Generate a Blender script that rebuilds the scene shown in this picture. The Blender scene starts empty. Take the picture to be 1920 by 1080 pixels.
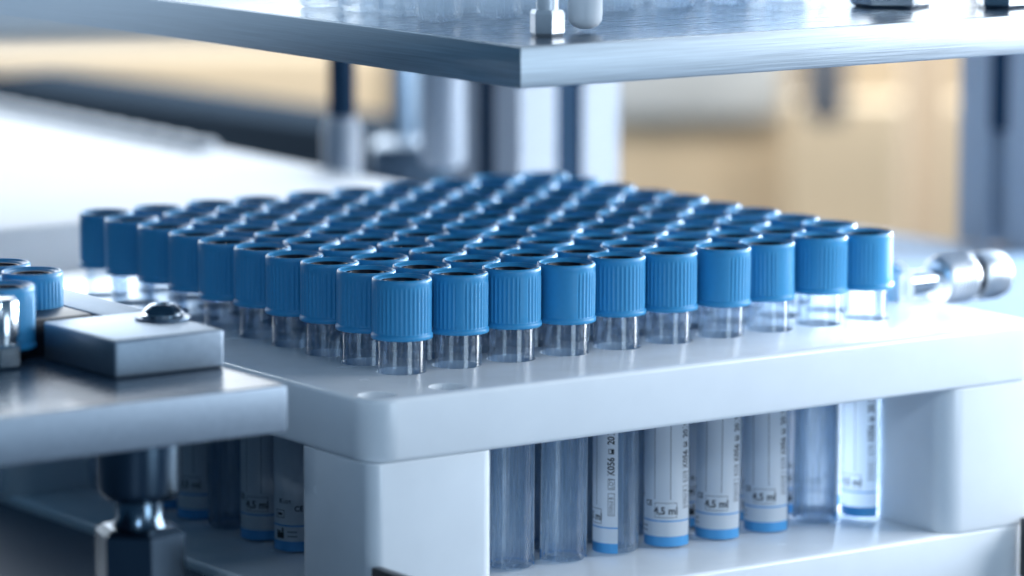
import bpy, bmesh, math, random
from mathutils import Vector, Matrix
random.seed(7)
PI=math.pi
S=0.001                      # all numbers below are millimetres
scn=bpy.context.scene
COL=scn.collection

# ------------------------------------------------------------ camera
F=7654.2857; YAW=0.607134; PIT=0.151508; ROLL=0.001506
CAM=Vector((-599.707,-916.093,190.003))
cy,sy,cp,sp=math.cos(YAW),math.sin(YAW),math.cos(PIT),math.sin(PIT)
FW=Vector((sy*cp,cy*cp,-sp)); RT0=Vector((cy,-sy,0)); UP0=RT0.cross(FW)
RT=RT0*math.cos(ROLL)+UP0*math.sin(ROLL); UP=UP0*math.cos(ROLL)-RT0*math.sin(ROLL)
DH=Vector((sy,cy,0))         # horizontal viewing direction
def ray(x,y): return FW+RT*((x-960)/F)-UP*((y-540)/F)
def atd(x,y,d): return CAM+ray(x,y)*d
def onz(x,y,z):
    r=ray(x,y); return CAM+r*((z-CAM.z)/r.z)
cd=bpy.data.cameras.new('camera'); cam=bpy.data.objects.new('camera',cd); COL.objects.link(cam)
cam.matrix_world=Matrix(((RT.x,UP.x,-FW.x,CAM.x*S),(RT.y,UP.y,-FW.y,CAM.y*S),(RT.z,UP.z,-FW.z,CAM.z*S),(0,0,0,1)))
cd.sensor_width=36; cd.lens=F/1920*36; cd.clip_start=0.05; cd.clip_end=30
cd.dof.use_dof=True; cd.dof.focus_distance=1.122; cd.dof.aperture_fstop=7.4
scn.camera=cam

# ------------------------------------------------------------ world and lamps
wd=bpy.data.worlds.new('World'); scn.world=wd; wd.use_nodes=True
bg=wd.node_tree.nodes['Background']; bg.inputs[0].default_value=(0.12,0.32,0.56,1); bg.inputs[1].default_value=0.24
def area(name,loc,target,sx,sz,power,col):
    l=bpy.data.lights.new(name,'AREA'); l.shape='RECTANGLE'; l.size=sx*S; l.size_y=sz*S; l.energy=power; l.color=col
    o=bpy.data.objects.new(name,l); COL.objects.link(o); o.location=Vector(loc)*S
    d=(Vector(target)-Vector(loc)).normalized(); o.rotation_euler=d.to_track_quat('-Z','Y').to_euler(); return o
SIDE=Vector((cy,-sy,0))
area('window_light',DH*1700+SIDE*250+Vector((0,0,640)),(60,60,0),3400,1150,80,(0.86,0.93,1.0))
area('right_light',Vector((450,-290,170)),(130,-30,-20),200,200,1.45,(0.84,0.92,1.0))
area('side_light',Vector((900,-60,180)),(250,250,-10),500,400,7,(0.86,0.93,1.0))
area('low_right_light',Vector((640,110,55)),(150,60,-40),300,90,7,(0.88,0.94,1.0))
area('left_strip_light',DH*1250-SIDE*950+Vector((0,0,260)),(40,60,10),160,600,3,(0.86,0.93,1.0))
sl=bpy.data.lights.new('bar_fill_spot','SPOT'); sl.energy=9; sl.spot_size=math.radians(34); sl.spot_blend=0.6; sl.shadow_soft_size=0.05; sl.color=(0.62,0.80,1.0)  # added spot lamp that brightens only the foreground bar
so_=bpy.data.objects.new('bar_fill_spot',sl); COL.objects.link(so_); _t=atd(450,-60,470); _l=CAM+Vector((-250,-150,420)); so_.location=_l*S
so_.rotation_euler=(_t-_l).normalized().to_track_quat('-Z','Y').to_euler()
area('front_light',Vector((150,-1300,70)),(110,0,-30),500,400,3.6,(0.66,0.84,1.0))
area('background_fill',DH*800+Vector((0,0,450)),DH*2600+Vector((0,0,-80)),1500,300,11.5,(1.0,0.97,0.92))  # added fill lamp aimed at the far background
scn.view_settings.view_transform='Standard'; scn.view_settings.look='None'
scn.view_settings.exposure=0.38; scn.view_settings.gamma=1.0
try: scn.view_settings.use_curve_mapping=False
except Exception: pass
scn.render.engine='CYCLES'
scn.cycles.transparent_max_bounces=48; scn.cycles.max_bounces=12
scn.render.resolution_x=1024; scn.render.resolution_y=576

# ------------------------------------------------------------ materials
def srgb(r,g,b):
    f=lambda c:(c/255/12.92 if c/255<=0.04045 else ((c/255+0.055)/1.055)**2.4)
    return (f(r),f(g),f(b),1)
def base_mat(name,col,rough=0.5,metal=0,**k):
    m=bpy.data.materials.new(name); m.use_nodes=True; b=m.node_tree.nodes['Principled BSDF']
    b.inputs['Base Color'].default_value=col; b.inputs['Roughness'].default_value=rough; b.inputs['Metallic'].default_value=metal
    for n,v in k.items(): b.inputs[n.replace('_',' ')].default_value=v
    return m
def noise_var(m,scale,amount,stretch=(1,1,1),bump=0.0,rough_amt=0.0,detail=4,bdist=0.0001):
    """procedural variation of colour, roughness and relief in object space"""
    nt=m.node_tree; b=nt.nodes['Principled BSDF']; L=nt.links
    tc=nt.nodes.new('ShaderNodeTexCoord'); mp=nt.nodes.new('ShaderNodeMapping'); mp.inputs['Scale'].default_value=stretch
    nz=nt.nodes.new('ShaderNodeTexNoise'); nz.inputs['Scale'].default_value=scale; nz.inputs['Detail'].default_value=detail
    L.new(tc.outputs['Object'],mp.inputs[0]); L.new(mp.outputs[0],nz.inputs['Vector'])
    c=b.inputs['Base Color'].default_value[:]
    mx=nt.nodes.new('ShaderNodeMix'); mx.data_type='RGBA'
    mx.inputs[6].default_value=(c[0]*(1-amount),c[1]*(1-amount),c[2]*(1-amount),1)
    mx.inputs[7].default_value=(min(1,c[0]*(1+amount)),min(1,c[1]*(1+amount)),min(1,c[2]*(1+amount)),1)
    L.new(nz.outputs['Fac'],mx.inputs[0]); L.new(mx.outputs[2],b.inputs['Base Color'])
    if bump:
        bp=nt.nodes.new('ShaderNodeBump'); bp.inputs['Strength'].default_value=bump; bp.inputs['Distance'].default_value=bdist
        L.new(nz.outputs['Fac'],bp.inputs['Height']); L.new(bp.outputs[0],b.inputs['Normal'])
    if rough_amt:
        mr=nt.nodes.new('ShaderNodeMapRange'); r=b.inputs['Roughness'].default_value
        mr.inputs[3].default_value=max(0.02,r-rough_amt); mr.inputs[4].default_value=min(1,r+rough_amt)
        L.new(nz.outputs['Fac'],mr.inputs[0]); L.new(mr.outputs[0],b.inputs['Roughness'])
    return m
M={}
M['cap']=noise_var(base_mat('blue_cap_plastic',(0.030,0.27,0.53,1),0.44),900,0.06,rough_amt=0.05)
M['rubber']=base_mat('dark_rubber',(0.004,0.008,0.018,1),0.42,0,Specular_IOR_Level=0.12)
M['poly']=noise_var(base_mat('white_polyethylene',(0.83,0.865,0.905,1),0.24,Subsurface_Weight=0.35,Subsurface_Scale=0.004),70,0.05,bump=0.10,rough_amt=0.08,bdist=0.0003)
M['poly'].node_tree.nodes['Principled BSDF'].inputs['Subsurface Radius'].default_value=(1,1,1)
M['alu']=noise_var(base_mat('brushed_aluminium',(0.54,0.59,0.64,1),0.50,1.0),700,0.42,stretch=(0.05,0.05,4),bump=0.5,rough_amt=0.10,detail=6)
M['topreflection']=noise_var(base_mat('dark_reflection_aluminium',(0.035,0.06,0.095,1),0.26,0.0,Specular_IOR_Level=0.35),500,0.12,stretch=(0.1,2,1),bump=0.05,rough_amt=0.07)  # near-black colour standing in for dark reflections on the aluminium plate tops
M['darkalu']=noise_var(base_mat('dark_anodised_metal',(0.10,0.15,0.21,1),0.38,0.8),300,0.15,rough_amt=0.08)
M['alulow']=noise_var(base_mat('sandblasted_aluminium',(0.26,0.32,0.39,1),0.52,1.0),700,0.15,bump=0.2,rough_amt=0.06)
M['steel']=noise_var(base_mat('steel',(0.62,0.66,0.70,1),0.18,1.0),400,0.06,rough_amt=0.05)
M['black']=noise_var(base_mat('black_plastic',(0.008,0.013,0.022,1),0.35),300,0.2)
M['white']=noise_var(base_mat('white_plastic',(0.66,0.70,0.75,1),0.42),120,0.04)
M['tray']=noise_var(base_mat('matt_white_tray_plastic',(0.42,0.46,0.51,1),0.6,0,Specular_IOR_Level=0.25),90,0.06)
M['extr']=noise_var(base_mat('satin_aluminium_profile',(0.27,0.315,0.38,1),0.5,0.0),150,0.05)
M['satin']=base_mat('satin_steel',(0.55,0.58,0.62,1),0.38,1.0)
M['slot']=base_mat('slot_shade_dark_shaft',(0.008,0.030,0.065,1),0.7,0,Specular_IOR_Level=0.1)  # shade of the profile slots as colour; also the dark nozzle shaft
M['dsteel']=noise_var(base_mat('dark_polished_steel',(0.13,0.18,0.23,1),0.20,1.0),400,0.06,rough_amt=0.05)
M['deck']=noise_var(base_mat('blue_grey_deck_paint',(0.11,0.17,0.25,1),0.75,0,Specular_IOR_Level=0.2),30,0.08)
M['deckdark']=noise_var(base_mat('dark_blue_deck_paint',(0.045,0.085,0.14,1),0.45),30,0.1)
M['beige']=noise_var(base_mat('beige_cardboard',(0.62,0.49,0.33,1),0.8),6,0.12)
M['brown']=noise_var(base_mat('brown_cardboard',(0.46,0.35,0.24,1),0.8),6,0.10)
M['grey']=noise_var(base_mat('pale_grey_wall_paint',(0.50,0.52,0.52,1),0.8),4,0.08)
M['dgrey']=base_mat('dark_grey_plastic',(0.09,0.10,0.12,1),0.6)
M['navy']=noise_var(base_mat('navy_bench_paint',(0.024,0.036,0.052,1),0.9,0,Specular_IOR_Level=0.0),8,0.15)
M['ink']=base_mat('black_ink',(0.012,0.015,0.02,1),0.5)
M['blueink']=base_mat('blue_ink',(0.07,0.33,0.66,1),0.4)

def make_glass(name,tint,edge,fac):
    m=bpy.data.materials.new(name); m.use_nodes=True; nt=m.node_tree; nt.nodes.clear(); L=nt.links
    out=nt.nodes.new('ShaderNodeOutputMaterial'); mix=nt.nodes.new('ShaderNodeMixShader')
    tr=nt.nodes.new('ShaderNodeBsdfTransparent'); gl=nt.nodes.new('ShaderNodeBsdfGlossy'); gl.inputs['Roughness'].default_value=0.06
    lw=nt.nodes.new('ShaderNodeLayerWeight'); lw.inputs['Blend'].default_value=0.35
    mx=nt.nodes.new('ShaderNodeMix'); mx.data_type='RGBA'; mx.inputs[6].default_value=tint; mx.inputs[7].default_value=edge
    L.new(lw.outputs['Facing'],mx.inputs[0]); L.new(mx.outputs[2],tr.inputs[0])
    # Schlick reflectance that is the same from both sides of the thin wall
    lf=nt.nodes.new('ShaderNodeLayerWeight'); lf.inputs['Blend'].default_value=0.5
    pw=nt.nodes.new('ShaderNodeMath'); pw.operation='POWER'; pw.inputs[1].default_value=3.6; L.new(lf.outputs['Facing'],pw.inputs[0])
    fr=nt.nodes.new('ShaderNodeMapRange'); fr.inputs[3].default_value=0.045; fr.inputs[4].default_value=0.9; L.new(pw.outputs[0],fr.inputs[0])
    # streaky translucent smears on the plastic, fainter towards the neck
    tc=nt.nodes.new('ShaderNodeTexCoord'); mp=nt.nodes.new('ShaderNodeMapping'); mp.inputs['Scale'].default_value=(1,1,0.06)
    nz=nt.nodes.new('ShaderNodeTexNoise'); nz.inputs['Scale'].default_value=1400; nz.inputs['Detail'].default_value=5
    L.new(tc.outputs['Object'],mp.inputs[0]); L.new(mp.outputs[0],nz.inputs['Vector'])
    rp=nt.nodes.new('ShaderNodeMapRange'); rp.inputs[1].default_value=0.42; rp.inputs[2].default_value=0.8; rp.inputs[3].default_value=0.10; rp.inputs[4].default_value=fac
    L.new(nz.outputs['Fac'],rp.inputs[0])
    df=nt.nodes.new('ShaderNodeBsdfTranslucent'); df.inputs[0].default_value=(0.84,0.92,0.97,1)
    mix2=nt.nodes.new('ShaderNodeMixShader')
    L.new(fr.outputs[0],mix.inputs[0]); L.new(tr.outputs[0],mix.inputs[1]); L.new(gl.outputs[0],mix.inputs[2])
    sx=nt.nodes.new('ShaderNodeSeparateXYZ'); L.new(tc.outputs['Object'],sx.inputs[0])
    zr=nt.nodes.new('ShaderNodeMapRange'); zr.inputs[1].default_value=0.046; zr.inputs[2].default_value=0.056; zr.inputs[3].default_value=1.0; zr.inputs[4].default_value=0.28
    L.new(sx.outputs[2],zr.inputs[0])
    ml=nt.nodes.new('ShaderNodeMath'); ml.operation='MULTIPLY'; L.new(rp.outputs[0],ml.inputs[0]); L.new(zr.outputs[0],ml.inputs[1])
    L.new(ml.outputs[0],mix2.inputs[0]); L.new(mix.outputs[0],mix2.inputs[1]); L.new(df.outputs[0],mix2.inputs[2])
    L.new(mix2.outputs[0],out.inputs[0]); return m
M['glass']=make_glass('clear_tube_plastic',(0.96,0.98,1.0,1),(0.62,0.73,0.84,1),0.42)

def make_paper():
    m=bpy.data.materials.new('label_paper'); m.use_nodes=True; nt=m.node_tree; b=nt.nodes['Principled BSDF']; L=nt.links
    geo=nt.nodes.new('ShaderNodeNewGeometry'); tc=nt.nodes.new('ShaderNodeTexCoord'); mp=nt.nodes.new('ShaderNodeMapping'); mp.inputs['Scale'].default_value=(1,1,0.03)
    nz=nt.nodes.new('ShaderNodeTexNoise'); nz.inputs['Scale'].default_value=1100; nz.inputs['Detail'].default_value=6
    L.new(tc.outputs['Object'],mp.inputs[0]); L.new(mp.outputs[0],nz.inputs['Vector'])
    mr=nt.nodes.new('ShaderNodeMix'); mr.data_type='RGBA'; mr.inputs[6].default_value=(0.36,0.43,0.50,1); mr.inputs[7].default_value=(0.80,0.86,0.92,1)
    L.new(nz.outputs['Fac'],mr.inputs[0])
    mx=nt.nodes.new('ShaderNodeMix'); mx.data_type='RGBA'; mx.inputs[6].default_value=(0.78,0.80,0.83,1)
    L.new(geo.outputs['Backfacing'],mx.inputs[0]); L.new(mr.outputs[2],mx.inputs[7]); L.new(mx.outputs[2],b.inputs['Base Color'])
    b.inputs['Roughness'].default_value=0.5
    tl=nt.nodes.new('ShaderNodeBsdfTranslucent'); tl.inputs[0].default_value=(0.80,0.88,0.97,1)
    ms=nt.nodes.new('ShaderNodeMixShader'); ms.inputs[0].default_value=0.32
    L.new(b.outputs[0],ms.inputs[1]); L.new(tl.outputs[0],ms.inputs[2]); L.new(ms.outputs[0],nt.nodes['Material Output'].inputs[0])
    return m
M['paper']=make_paper()

# ------------------------------------------------------------ mesh helpers
def mesh(name,verts,faces,mats,parent=None,fmat=None,smooth=False,loc=None):
    me=bpy.data.meshes.new(name); me.from_pydata([tuple(Vector(v)*S) for v in verts],[],faces)
    for m in (mats if isinstance(mats,(list,tuple)) else [mats]): me.materials.append(m)
    if fmat:
        for p,i in zip(me.polygons,fmat): p.material_index=i
    if smooth:
        for p in me.polygons: p.use_smooth=True
    me.update()
    o=bpy.data.objects.new(name,me); COL.objects.link(o)
    if parent: o.parent=parent
    if loc is not None: o.location=Vector(loc)*S
    return o
def auto(o,deg=35):
    bm=bmesh.new(); bm.from_mesh(o.data)
    for f in bm.faces: f.smooth=True
    for e in bm.edges:
        if len(e.link_faces)==2 and e.calc_face_angle(0)>math.radians(deg): e.smooth=False
    bm.to_mesh(o.data); bm.free(); return o
def box(name,a,b,mat,parent=None,bev=0.6,seg=2,corner=0,loc=None):
    """box between corners a and b (mm); corner rounds the vertical edges"""
    bm=bmesh.new(); bmesh.ops.create_cube(bm,size=1)
    for v in bm.verts: v.co=Vector(((a[k]+b[k])/2+(b[k]-a[k])*v.co[k]*1.0 for k in range(3)))*S if False else Vector([((a[k]+b[k])/2+(b[k]-a[k])*v.co[k])*S for k in range(3)])
    if corner:
        es=[e for e in bm.edges if abs(e.verts[0].co.z-e.verts[1].co.z)>1e-7]
        bmesh.ops.bevel(bm,geom=es,offset=corner*S,segments=10,profile=0.5,affect='EDGES')
    if bev:
        es=[e for e in bm.edges if e.calc_face_angle(0)>0.6]
        bmesh.ops.bevel(bm,geom=es,offset=bev*S,segments=seg,profile=0.5,affect='EDGES')
    me=bpy.data.meshes.new(name); bm.to_mesh(me); bm.free(); me.materials.append(mat)
    o=bpy.data.objects.new(name,me); COL.objects.link(o)
    if parent: o.parent=parent
    if loc is not None: o.location=Vector(loc)*S
    return auto(o,30)
def lathe(name,prof,mat,parent=None,n=48,axis='z',loc=(0,0,0),deg=35,sides=None):
    """revolve (r,z) profile; profile ends with r=0 are closed by caps"""
    N=sides or n; vs=[];fs=[];ring=[]
    for r,z in prof:
        if r<=1e-6: ring.append([len(vs)]); vs.append((0,0,z))
        else:
            ring.append(list(range(len(vs),len(vs)+N)))
            for k in range(N): vs.append((r*math.cos(2*PI*k/N),r*math.sin(2*PI*k/N),z))
    for A,B in zip(ring[:-1],ring[1:]):
        for k in range(N):
            k2=(k+1)%N
            if len(A)==1 and len(B)==1: continue
            if len(A)==1: fs.append((A[0],B[k2],B[k]))
            elif len(B)==1: fs.append((A[k],A[k2],B[0]))
            else: fs.append((A[k],A[k2],B[k2],B[k]))
    if axis=='x': vs=[(z,y,-x) for x,y,z in vs]
    if axis=='y': vs=[(x,z,-y) for x,y,z in vs]
    o=mesh(name,vs,fs,mat,parent,loc=loc)
    bm=bmesh.new(); bm.from_mesh(o.data); bmesh.ops.recalc_face_normals(bm,faces=bm.faces); bm.to_mesh(o.data); bm.free()
    return auto(o,deg)
def prism(name,pts,z0,z1,mat,parent=None,loc=None):
    n=len(pts); vs=[(x,y,z0) for x,y in pts]+[(x,y,z1) for x,y in pts]
    fs=[tuple(range(n))[::-1],tuple(range(n,2*n))]+[(k,(k+1)%n,n+(k+1)%n,n+k) for k in range(n)]
    return mesh(name,vs,fs,mat,parent,loc=loc)
def empty(name,loc,label=None,cat=None,group=None):
    o=bpy.data.objects.new(name,None); COL.objects.link(o); o.location=Vector(loc)*S; o.empty_display_size=0.01
    return tag(o,label,cat,group)
def tag(o,label=None,cat=None,group=None,kind=None):
    if label: o['label']=label
    if cat: o['category']=cat
    if group: o['group']=group
    if kind: o['kind']=kind
    return o
def copy_tree(o,parent=None):
    c=o.copy(); COL.objects.link(c)
    if parent: c.parent=parent
    for ch in list(o.children): copy_tree(ch,c)
    return c

# ------------------------------------------------------------ the setting
e0=DH*700-SIDE*1300; e1=DH*700+SIDE*1300; e2=-DH*900+SIDE*900; e3=-DH*900-SIDE*900
tag(prism('machine_deck',[(e0.x,e0.y),(e3.x,e3.y),(e2.x,e2.y),(e1.x,e1.y)],-97,-76.7,M['deckdark']),kind='structure')
pa=onz(1000,352,-31); pb=onz(1815,457,-31); dpb=(pb-pa).normalized()
pc=pb+dpb*400
raised=prism('raised_deck',[(pa.x-dpb.x*0,pa.y-dpb.y*0),(310,310),(310,20),(pc.x-60,20),(pc.x,pc.y)],-76.6,-31,M['deck'])
tag(raised,kind='structure')
w0=DH*2300-SIDE*1200; w1=DH*2300+SIDE*1200
wall=prism('wall',[(w0.x,w0.y),(w1.x,w1.y),(w1.x+DH.x*40,w1.y+DH.y*40),(w0.x+DH.x*40,w0.y+DH.y*40)],-1100,700,M['grey'])
tag(wall,kind='structure')
def facing_box(name,x0,x1,ytop,ybot,d,thick,mat,label,cat,bev=3,turn=0.0):
    """a box whose front spans the given picture range at distance d"""
    c=atd((x0+x1)/2,(ytop+ybot)/2,d); wd_=(x1-x0)*d/F; h=(ybot-ytop)*d/F
    o=box(name,(-wd_/2,0,-h/2),(wd_/2,thick,h/2),mat,bev=bev,loc=c)
    o.rotation_euler=(0,0,-YAW+turn)
    return tag(o,label,cat)
facing_box('cardboard_box',1120,2060,-200,900,2900,300,M['beige'],'large beige box in the blurred background behind the caps','box',bev=6)
facing_box('cardboard_box',1700,1775,20,900,2450,60,M['brown'],'narrow brown upright board beside the right aluminium post, blurred','board',bev=6)
facing_box('cardboard_box',1480,2000,190,700,2800,40,M['beige'],'low brown carton across the blurred background at right','carton',bev=6)
facing_box('grey_board',1100,1470,40,228,2850,30,M['grey'],'pale grey board above the beige box, blurred behind the upper plate','board',bev=10)
facing_box('storage_bin',1515,1590,60,235,2650,60,M['dgrey'],'small dark grey bin, out of focus in front of the beige box','bin',bev=8)
facing_box('cardboard_box',-200,720,95,600,3000,300,M['beige'],'long beige carton at the far left, blurred above the dark bench','box',bev=6)

# dark bench at the far left (top edge falls to the right) and dark panel behind the left stud
ba=atd(-60,140,2250); bb=atd(760,262,2000)
n=(bb-ba).cross(Vector((0,0,1))).normalized()*-60
vs=[]
for P in (ba,bb):
    for q in (Vector((0,0,0)),n):
        vs.append(P+q); vs.append(P+q+Vector((0,0,-260)))
bench=mesh('bench',[v for v in vs],[(0,4,6,2),(0,1,5,4),(2,6,7,3),(1,3,7,5),(0,2,3,1),(4,5,7,6)],M['navy'])
tag(bench,'long dark navy bench running down behind the white tray, blurred','bench')

def profile_post(px_edge,ztop,zbot,d,label,slot_bottom):
    """square aluminium profile with a T-slot in each face; px_edge = picture x of its near edge"""
    P=atd(px_edge,300,d); x0,y0=P.x,P.y; W=45; s=6.0; dp=6
    t=empty('aluminium_post',(x0,y0,zbot),label,'post','aluminium profile posts')
    h=ztop-zbot; c=W/2
    pts=[(0,0),(c-s,0),(c-s,dp),(c+s,dp),(c+s,0),(W,0),(W,c-s),(W-dp,c-s),(W-dp,c+s),(W,c+s),(W,W),(c+s,W),(c+s,W-dp),(c-s,W-dp),(c-s,W),(0,W),(0,c+s),(dp,c+s),(dp,c-s),(0,c-s)]
    o=prism('profile',pts,0,h,M['extr'],t)
    sb=slot_bottom
    box('slot_shade',(c-s+.05,dp-5,sb),(c+s-.05,dp-.1,h-.1),M['slot'],t,bev=0)  # dark filler painted as the shade inside the slot
    box('slot_shade',(dp-5,c-s+.05,sb),(dp-.1,c+s-.05,h-.1),M['slot'],t,bev=0)
    return t
profile_post(975,240,-76.6,1500,'aluminium slotted post rising directly behind the capped tubes',0)
rp=profile_post(1945,240,-31,1545,'aluminium slotted post cut by the right edge of the picture',45)

# dark upright left of the post and plate at its foot
P=atd(750,300,1700)
box('dark_upright',(P.x,P.y,-76.6),(P.x+9,P.y+9,240),M['darkalu'],bev=1)
tag(bpy.data.objects['dark_upright'],'slim dark grey upright left of the silver cylinder, blurred','upright')
a=onz(690,300,-20);b=onz(870,330,-20)
o=facing_box('junction_box',690,850,270,420,1650,30,M['darkalu'],'dark grey housing low behind the caps, beside the slim upright','housing',bev=5)
# silver cylinder
P=atd(830,312,1480)
t=lathe('silver_cylinder',[(0,0),(6.5,0),(8,2.5),(8,200),(0,200)],M['extr'],loc=P,n=40)
tag(t,'pale round cylinder hanging beside the left face of the middle post','cylinder')
# dispensing nozzle
P=atd(642,345,1500)
t=empty('dispensing_nozzle',P,'blurred nozzle with dark shaft and pale grey tip at left','nozzle')
lathe('nozzle_body',[(0,-14),(7,-14),(7.3,20),(5.2,25),(0,25)],M['extr'],t)
lathe('nozzle_shaft',[(0,24),(4,24),(5,28),(5,120),(0,120)],M['slot'],t)

# pale second rack behind at left, with a row of white lids along its far edge
t=empty('white_tray',(80,260,8),'broad white tray glowing in the background left of the caps','tray')
box('tray_plate',(-330,0,-17),(112,560,0),M['tray'],t,bev=2.5,corner=8)
for (x,y) in ((80,20),(80,520),(-300,20)): box('leg',(x-15,y-15,-84.5),(x+15,y+15,-17.2),M['white'],t,bev=2)
lid0=None
for k in range(13):
    loc=(183,420+k*17.5,8.05)
    if lid0 is None:
        lid0=lathe('white_lid',[(0,0),(7,0),(7.4,.5),(7.4,1.6),(6.2,2.8),(3,3.4),(0,3.6)],M['tray'],n=32,loc=loc); o=lid0  # lids only, no vial bodies below them
    else:
        o=lid0.copy(); COL.objects.link(o); o.location=Vector(loc)*S
    tag(o,'white round lid in the blurred line along the far edge of the white tray','vial','white lids on the tray edge')

# ------------------------------------------------------------ tubes: clear tube, cap, stopper, label
PITCH=18.191; ZL=-58.9; CB=9.2; CT=25.77        # rack top is z=0
def cap_mesh():
    N=40; sub=6; n=N*sub
    #      r      z     rib
    prof=[(6.75,0.1,0),(6.75,0.0,0),(8.20,0.0,0),(8.47,0.22,0),(8.50,0.9,0),(8.42,1.30,0),(8.16,1.50,0),(8.02,1.7,.25),(8.00,2.0,.9),(7.98,4,1),(7.98,9,1),(8.00,13.0,1),(8.04,13.9,.7),(8.12,14.5,0.1),(8.17,14.8,0),(8.20,15.5,0),(8.17,15.9,0),(8.09,16.2,0),(7.96,16.43,0),(7.78,16.55,0),(7.6,16.55,0),(7.42,16.40,0),(7.3,16.18,0),(7.1,16.1,0),(6.85,16.02,0),(6.2,15.8,0),(6.05,15.5,0),(6.05,13.0,0),(5.6,12.9,0),(5.55,9.5,0)]
    vs=[];fs=[]
    for r,z,rb in prof:
        for k in range(n):
            a=2*PI*k/n; q=k//sub; s=k%sub
            w=(0,0.25,1,1,0.25,0)[s]
            gap=(q<11) or (20<=q<22)
            rr=r+(0.0 if gap else 0.24*rb*w)+(0.16*rb if gap else 0)
            vs.append((rr*math.cos(a),rr*math.sin(a),z))
    R=len(prof)
    for j in range(R-1):
        for k in range(n):
            k2=(k+1)%n; fs.append((j*n+k,j*n+k2,(j+1)*n+k2,(j+1)*n+k))
    return vs,fs
def text_polys(s,size,align='CENTER',bold=0.0):
    cu=bpy.data.curves.new('t','FONT'); cu.body=s; cu.size=size; cu.align_x=align; cu.resolution_u=3; cu.offset=bold
    o=bpy.data.objects.new('t',cu); COL.objects.link(o)
    dg=bpy.context.evaluated_depsgraph_get(); me=bpy.data.meshes.new_from_object(o.evaluated_get(dg))
    v=[tuple(x.co) for x in me.vertices]; f=[tuple(p.vertices) for p in me.polygons]
    bpy.data.objects.remove(o); bpy.data.curves.remove(cu); bpy.data.meshes.remove(me)
    return v,f
RL=6.56
def label_mesh():
    """label wrapped on the tube: angle measured (deg) back from its right edge; z from the tube bottom"""
    V=[];Fc=[];MI=[]
    def pt(deg,z,lift=0.0):
        a=math.radians(deg); V.append(((RL+lift)*math.cos(a),(RL+lift)*math.sin(a),z)); return len(V)-1
    def patch(d0,d1,z0,z1,mi,lift):
        n=max(1,int(abs(d1-d0)/5)); A=[pt(d0+(d1-d0)*k/n,z0,lift) for k in range(n+1)]; B=[pt(d0+(d1-d0)*k/n,z1,lift) for k in range(n+1)]
        for k in range(n): Fc.append((A[k],A[k+1],B[k+1],B[k])); MI.append(mi)
    def outline(d0,d1,z0,z1,w,mi=1):
        wd_=w/RL*180/PI
        patch(d0,d1,z0,z0+w,mi,.03); patch(d0,d1,z1-w,z1,mi,.03); patch(d0,d0+wd_,z0+w,z1-w,mi,.03); patch(d1-wd_,d1,z0+w,z1-w,mi,.03)
    def put(txt,size,deg,z,vertical=False,align='CENTER',bold=0.0,mi=1,sx=1.0):
        v,f=text_polys(txt,size,align,bold); o=len(V)
        for x,y,_ in v:
            x*=sx
            if vertical: u,h=-y,x
            else: u,h=x,y
            pt(deg+math.degrees(u/RL),z+h,.035)
        for p in f: Fc.append(tuple(o+i for i in p)); MI.append(mi)
    patch(-205,0,1.1,47,0,0)
    patch(-205,0,0.35,3.2,2,.015); patch(-205,0,7.5,7.9,2,.02)
    patch(-60.6,-59.2,14,47,1,.02); patch(-101.6,-100.2,14,47,1,.02)
    outline(-101,-43,8.7,13.0,.14)
    put('4,5 ml',3.0,-72,9.7,bold=.08,sx=.95)
    put('K056',2.85,-9,22.7,True,'LEFT',bold=.07,sx=.86)
    put('2019',2.85,-9,31.6,True,'LEFT',bold=.07,sx=.84)
    outline(-24,-9.5,28.9,30.4,.2); patch(-17,-9.5,29.0,30.3,1,.03)
    outline(-25,-8,18.7,21.8,.13); put('LOT',1.75,-11.5,18.95,True,'LEFT',sx=.92)
    outline(-25,-8,11.2,17.7,.13); put('STERILE R',1.45,-12.3,11.45,True,'LEFT',sx=.84)
    patch(-25,-8,16.1,16.22,1,.03)
    # second panel: cm, CE, small print bars and a factory symbol
    put('CE',2.2,-120,12.0,bold=.05); put('LOT',1.3,-150,14.2,bold=.03); put('K',1.9,-168,14.2,bold=.05)
    outline(-186,-158,9.9,12.2,.2); patch(-180,-164,10.6,11.4,1,.03)
    patch(-184,-160,3.9,5.6,1,.03); patch(-184,-178,5.6,6.3,1,.03); patch(-176,-170,5.6,6.2,1,.03); patch(-166,-161,5.6,7.1,1,.03)
    for z in (4.5,5.8): patch(-150,-125,z,z+.3,3,.03)
    me=mesh('label',V,Fc,[M['paper'],M['ink'],M['blueink'],M['dgrey']],fmat=MI)
    return me
def make_tube():
    t=empty('test_tube',(0,0,ZL))
    tg=[(0,0.35),(2.5,0.1),(4.6,0.0),(5.7,0.25),(6.3,0.9),(6.5,1.9),(6.5,74),(6.3,74.5),(5.7,74.5),(5.6,74),(5.6,3.2),(5.3,2.0),(4.4,1.4),(2.2,1.35),(0,1.45)]
    lathe('clear_body',tg,M['glass'],t,n=56,deg=50)
    vs,fs=cap_mesh(); c=mesh('cap',vs,fs,M['cap'],t,loc=(0,0,CB-ZL)); auto(c,50)
    lathe('rubber_stopper',[(0,1.5),(5.2,1.5),(5.45,1.8),(5.5,9),(5.5,13.1),(6.0,13.2),(6.0,15.4),(5.8,15.6),(5.6,15.55),(5.2,15.5),(4.95,15.75),(4.7,15.7),(4.5,15.4),(4.3,11.5),(0,11.3)],M['rubber'],c,n=48,deg=40)
    l=label_mesh(); l.parent=t
    return t
CAMDEG=math.degrees(math.atan2(-FW.y,-FW.x))
ORD=['first','second','third','fourth','fifth','sixth','seventh','eighth','ninth','tenth']
proto=make_tube()
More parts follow.
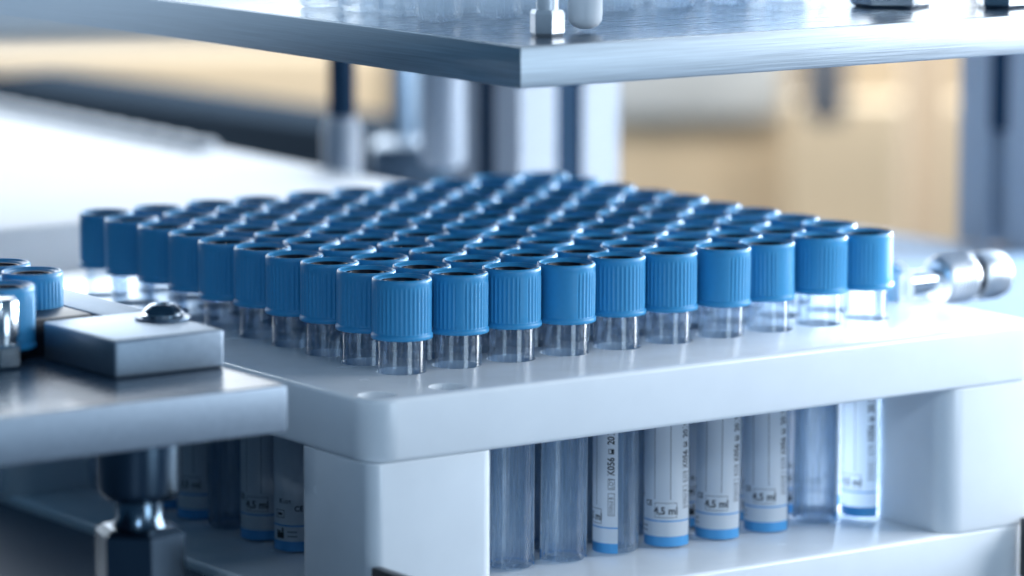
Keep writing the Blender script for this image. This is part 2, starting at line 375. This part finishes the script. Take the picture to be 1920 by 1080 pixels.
label_edge={(2,0):-72,(3,0):-70,(4,0):4,(5,0):67,(6,0):65,(7,0):63,(8,0):-95,(9,0):32,(0,0):-60,(1,0):50,(0,3):128,(0,4):58,(0,5):-80,(0,6):50,(0,2):-70}
cap_rot={(0,0):10,(1,0):100,(2,0):45,(3,0):205,(4,0):60,(5,0):90,(6,0):200,(7,0):120,(8,0):85,(9,0):140,(0,1):30,(0,2):60,(0,3):30,(0,4):190,(0,5):200,(0,6):70}
first=True
for j in range(10):
    for i in range(10):
        t=proto if first else copy_tree(proto); first=False
        t.location=Vector((i*PITCH+random.uniform(-.18,.18),j*PITCH+random.uniform(-.18,.18),ZL+(random.uniform(-.25,.25))))*S
        e=label_edge.get((i,j),random.uniform(-180,180)); a=CAMDEG+e
        t.rotation_euler=(random.uniform(-.012,.012),random.uniform(-.012,.012),math.radians(a))
        for ch in t.children:
            if ch.name.startswith('cap'):
                # smooth patch of the cap (spanning ~100 deg from angle 0) starts at this angle from the camera side
                g={(3,0):-75,(6,0):-85,(7,0):15,(9,0):20}.get((i,j), random.uniform(60,200))
                ch.rotation_euler=(0,0,math.radians(g-e))
        if i==0 and j==0: lab='blue-capped clear tube at the near corner of the block of tubes'
        elif j==0: lab='blue-capped clear tube in the front right-hand row, %s from the near corner'%ORD[i]
        elif i==0: lab='blue-capped clear tube in the outer left-hand row, %s from the near corner'%ORD[j]
        elif i==9 and j==9: lab='blue-capped tube at the far corner of the block, most blurred of all'
        else: lab='blue-capped tube, %s of the row that starts at %s tube of the left-hand edge'%(ORD[i],ORD[j])
        tag(t,lab,'test tube','blue-capped tubes standing in the white rack')

# ------------------------------------------------------------ white rack
rack=empty('tube_rack',(84.5,83,-76.5),'white plastic two-tier rack holding the blue-capped tubes','rack')
R0=Vector((84.5,83,-76.5))
X0,X1,Y0,Y1=-33,202,-36,200
def rbox(name,a,b,corner,bev): 
    a=Vector(a)-R0; b=Vector(b)-R0
    return box(name,a,b,M['poly'],rack,bev=bev,seg=4,corner=corner)
top=rbox('top_plate',(X0,Y0,-16.8),(X1,Y1,0),9,1.3)
holes=[(i*PITCH,j*PITCH,6.85) for i in range(10) for j in range(10)]+[(-25.5,-27.5,5.2),(-3,-27.3,5.2)]
bm=bmesh.new()
for x,y,r in holes:
    m=Matrix.Translation(Vector((x-R0.x,y-R0.y,-8.4-R0.z))*S)
    bmesh.ops.create_cone(bm,cap_ends=True,segments=40,radius1=r*S,radius2=r*S,depth=30*S,matrix=m)
    # countersink so each hole has a soft lip
    m=Matrix.Translation(Vector((x-R0.x,y-R0.y,0.4-R0.z))*S)
    bmesh.ops.create_cone(bm,cap_ends=True,segments=40,radius1=(r-.35)*S,radius2=(r+1.15)*S,depth=1.5*S,matrix=m) if r<6 else None
me=bpy.data.meshes.new('cut'); bm.to_mesh(me); bm.free(); cut=bpy.data.objects.new('cut',me); COL.objects.link(cut); cut.parent=rack
md=top.modifiers.new('b','BOOLEAN'); md.operation='DIFFERENCE'; md.solver='EXACT'; md.use_self=True; md.object=cut
dg=bpy.context.evaluated_depsgraph_get(); dg.update()
nm=bpy.data.meshes.new_from_object(top.evaluated_get(dg)); top.modifiers.clear(); top.data=nm
bpy.data.objects.remove(cut); auto(top,30)
rbox('bottom_plate',(X0+1.5,Y0+.5,-76.5),(X1-1.5,Y1-.5,-59.3),9,1.3)
for (ax,ay,bx,by,cr) in ((X0+.15,Y0+.15,6.5,0.5,4),(164.5,Y0+.15,X1-.15,-2,7),(X0+.15,166,6.5,Y1-.15,7),(164.5,166,X1-.15,Y1-.15,7)):
    rbox('leg',(ax,ay,-59.25),(bx,by,-16.85),cr,.15)
# ------------------------------------------------------------ upper machined plate with tubes, nuts and pegs
up=empty('upper_plate',(190,90,81),'thick brushed aluminium plate held above the tubes','metal plate')
def ubox(n,a,b,mat,bev): return box(n,Vector(a)-Vector((190,90,81)),Vector(b)-Vector((190,90,81)),mat,up,bev=bev,seg=2)
ubox('plate_body',(4.5,-50,81),(420,260,92),M['alu'],.6)
tp=ubox('plate_top_reflection',(5.6,-48.9,92.02),(419,259,92.1),M['topreflection'],0)  # thin sheet carrying the painted dark reflection
ut=lathe('clear_vial',[(0,0.3),(4.5,0),(5.8,.3),(6.4,1.2),(6.5,2.5),(6.5,45),(5.7,45),(5.6,3.4),(4.6,1.8),(0,1.7)],M['glass'],n=40,deg=50)
firstv=True
for j in range(4):
    for i in range(8):
        o=ut if firstv else ut.copy()
        if not firstv: COL.objects.link(o)
        firstv=False
        o.location=Vector((30+i*20.4,26+j*20.4,92.15))*S
        tag(o,('clear vial base on the upper plate, %s from the left in the nearest row'%ORD[i]) if j==0 else 'clear vial base in the rows behind the nearest row on the upper plate','vial','clear vials on the upper plate')
def hexnut(name,loc,r,h,shaft_r,shaft_h,label,rot=0,mat=None):
    t=empty(name,loc,label,'nut','hex nuts on the upper plate')
    mat=mat or M['steel']
    o=lathe('nut_body',[(0,0),(r*.90,0),(r,h*.14),(r,h*.86),(r*.9,h),(0,h)],mat,t,sides=6,deg=20); o.rotation_euler=(0,0,rot)
    lathe('threaded_shaft',[(0,h),(shaft_r,h),(shaft_r,h+shaft_h),(0,h+shaft_h)],mat,t,n=32)
    return t
P=onz(1672,12,92.1); hexnut('hex_nut',(P.x,P.y,92.15),12.0,8,6,30,'large steel hex nut on the upper plate near the top right',0.35)
P=onz(1878,14,92.1); hexnut('hex_nut',(P.x,P.y,92.15),7.5,8,4,30,'smaller steel hex nut at the top right corner of the picture',0.1)
P=onz(1026,68,92.1); hexnut('hex_nut',(P.x,P.y,92.15),4.7,7,3,40,'small pale hex nut near the front corner of the upper plate',0.2,M['satin'])
P=onz(1097,60,92.1)
tag(lathe('rounded_peg',[(0,0),(1.8,.15),(3.4,.8),(4.5,2.2),(4.7,4),(4.7,60),(0,60)],M['white'],loc=(P.x,P.y,92.9),n=40),'pale round-tipped peg standing beside the small nut on the upper plate','peg')

# blurred bar close to the camera at the top left
P0=atd(-300,92,470); P1=atd(1250,-14,470); d=(P1-P0); t=P0
bar=mesh('foreground_bar',[P0,P1,P1+Vector((0,0,60)),P0+Vector((0,0,60)),P0+DH*14,P1+DH*14,P1+DH*14+Vector((0,0,60)),P0+DH*14+Vector((0,0,60))],
   [(0,1,2,3),(4,7,6,5),(0,4,5,1),(2,6,7,3),(0,3,7,4),(1,5,6,2)],M['white'])
tag(bar,'pale metal bar very close to the lens, a soft haze at top left','bar')

# ------------------------------------------------------------ bracket at lower left
BX,BY,BZ=-68.5,-52.5,10.8
br=empty('bracket_plate',(-200,0,BZ-12.3),'thick aluminium plate in the left foreground with a block bolted on it','metal plate')
O=Vector((-200,0,BZ-12.3))
def bb_(n,a,b,mat,bev=.6,seg=2): return box(n,Vector(a)-O,Vector(b)-O,mat,br,bev=bev,seg=seg)
bb_('plate_body',(-420,BY,BZ-12.3),(BX,60,BZ-.1),M['alulow'],.9)
bb_('plate_top_reflection',(-419,BY+.9,BZ-.09),(BX-.9,59,BZ-.02),M['topreflection'],0)  # sheet with the dark reflection put into its colour
bb_('clamp_block',(-101,-22,BZ),(BX-.3,16,BZ+10),M['alulow'],.9,3)
bb_('side_bar',(-83,16.05,BZ),(BX-.3,150,BZ+9.9),M['alulow'],.6)
# screw
P=onz(305,598,BZ+10)
sc=empty('cap_screw',(P.x,P.y,BZ+10.02),'shiny domed steel screw and washer on top of the aluminium block','screw')
lathe('washer',[(0,0),(7.2,0),(7.3,.3),(7.2,.7),(0,.7)],M['darkalu'],sc)
lathe('screw_head',[(5.4,.7),(5.5,1.1),(5.2,1.9),(4.4,3.0),(3.2,3.9),(2.1,4.2),(1.9,3.0),(0,2.9)],M['dsteel'],sc,n=40)
lathe('screw_flange',[(0,.7),(6.2,.7),(6.2,1.5),(5.3,1.9),(0,1.9)],M['steel'],sc,sides=6)
# stud with nut at the left edge
P=onz(4,688,BZ)
st=empty('threaded_stud',(P.x,P.y,BZ),'steel stud with a hex nut at the left edge of the picture','stud')
lathe('stud_nut',[(0,0),(4.9,0),(5.4,.7),(5.4,5.6),(4.9,6.3),(0,6.3)],M['steel'],st,sides=6,deg=20)
lathe('stud_shaft',[(0,6.3),(4.0,6.3),(4.0,8),(4.4,8.2),(4.4,17),(3.6,18.2),(0,18.3)],M['steel'],st)
# black tray holding a few more capped tubes
C1=atd(60,507,1088)
bt=tag(box('black_tray',(-190,20,BZ+.05),(-84.2,150,C1.z-9.5),M['black'],bev=.5),'black tray behind the aluminium block with blue caps in it','tray')
pls={'right-hand':(0,0),'rear':(0,1),'nearest':(-1,-1),'leftmost':(-1,0)}
for nme,(i,j) in pls.items():
    t=empty('test_tube',(C1.x+i*PITCH,max(C1.y,30)+j*PITCH,C1.z-16.57))
    lathe('clear_body',[(0,-1.6),(6.4,-1.6),(6.5,1),(6.5,2),(0,2)],M['glass'],t)
    for src in proto.children:
        if src.name.startswith('cap'): copy_tree(src,t).location=(0,0,0)
    t.children[-1].rotation_euler=(0,0,random.uniform(0,6))
    tag(t,'%s blue-capped tube of the few in the black tray at left edge'%nme,'test tube','blue-capped tubes in the black tray')
# standoff under the bracket plate
P=atd(261,850,1030)
so=empty('steel_standoff',(P.x,P.y,-61.55),'polished steel standoff and hex nut under the foreground plate','standoff')
zt=BZ-12.4+61.55
lathe('collar',[(0,zt-16.5),(8.8,zt-16.5),(10.2,zt-15),(10.6,zt-14),(10.6,zt),(0,zt)],M['dsteel'],so,n=56)
lathe('neck',[(0,zt-24),(7.5,zt-24),(6.0,zt-21.5),(5.9,zt-16.5),(0,zt-16.5)],M['dsteel'],so,n=40)
lathe('hex_nut',[(0,0),(11.8,0),(11.8,zt-25.2),(9.6,zt-23.6),(7,zt-23.4),(0,zt-23.4)],M['dsteel'],so,sides=6,deg=20).rotation_euler=(0,0,.25)

# ------------------------------------------------------------ knurled fitting behind the rack on the right
A=atd(1686,533,1240)
kf=empty('knurled_fitting',(A.x,A.y,A.z),'silver knurled fitting sticking out behind the rack at right','fitting')
lathe('flange',[(0,-3),(6.5,-3),(6.9,-2),(6.9,0),(0,0)],M['white'],kf,axis='x')
lathe('shaft',[(0,0),(3.7,0),(3.7,15),(0,15)],M['steel'],kf,axis='x',n=40)
vs=[];fs=[];N=60
kp=[(0,14.0),(5.8,14.0),(7.2,15.0)]+[(7.7 if k%2 else 7.35,15.6+k*.75) for k in range(14)]+[(7.2,26.8),(5.5,27.4),(0,27.4)]
lathe('knurled_ring',kp,M['satin'],kf,axis='x',n=60,deg=15)
lathe('dark_seal',[(0,27.3),(6.2,27.3),(6.2,29.8),(0,29.8)],M['black'],kf,axis='x')
lathe('end_cap',[(0,29.7),(6.9,29.7),(7.5,30.8),(7.5,37.5),(6.8,40.0),(5,41.2),(0,41.5)],M['satin'],kf,axis='x',n=48)
box('support_bracket',(-5,-6,-31-A.z),(-3,6,4),M['white'],kf,bev=.4)

tag(box('added_shade_plate',(-420,-300,-76.6),(-33.2,330,-61.6),M['deckdark'],bev=.8),'added dark plate beside the rack under the steel standoff, in place of shade','base plate')  # added plate covering the shelf side that belongs in shade
# dark clamps at the foot of the rack
P=Vector((-35,-37,-42))
tag(box('black_clip',(-33.8,-80,-60),(-30.8,-37,-43.5),M['black'],bev=.4),'dark clip just showing at the bottom edge below the near leg','clip')
tag(box('black_clamp',(191.5,-52,-74.5),(206,-38,-56.8),M['black'],bev=.6),'small black clamp at the right edge near the bottom corner','clamp')
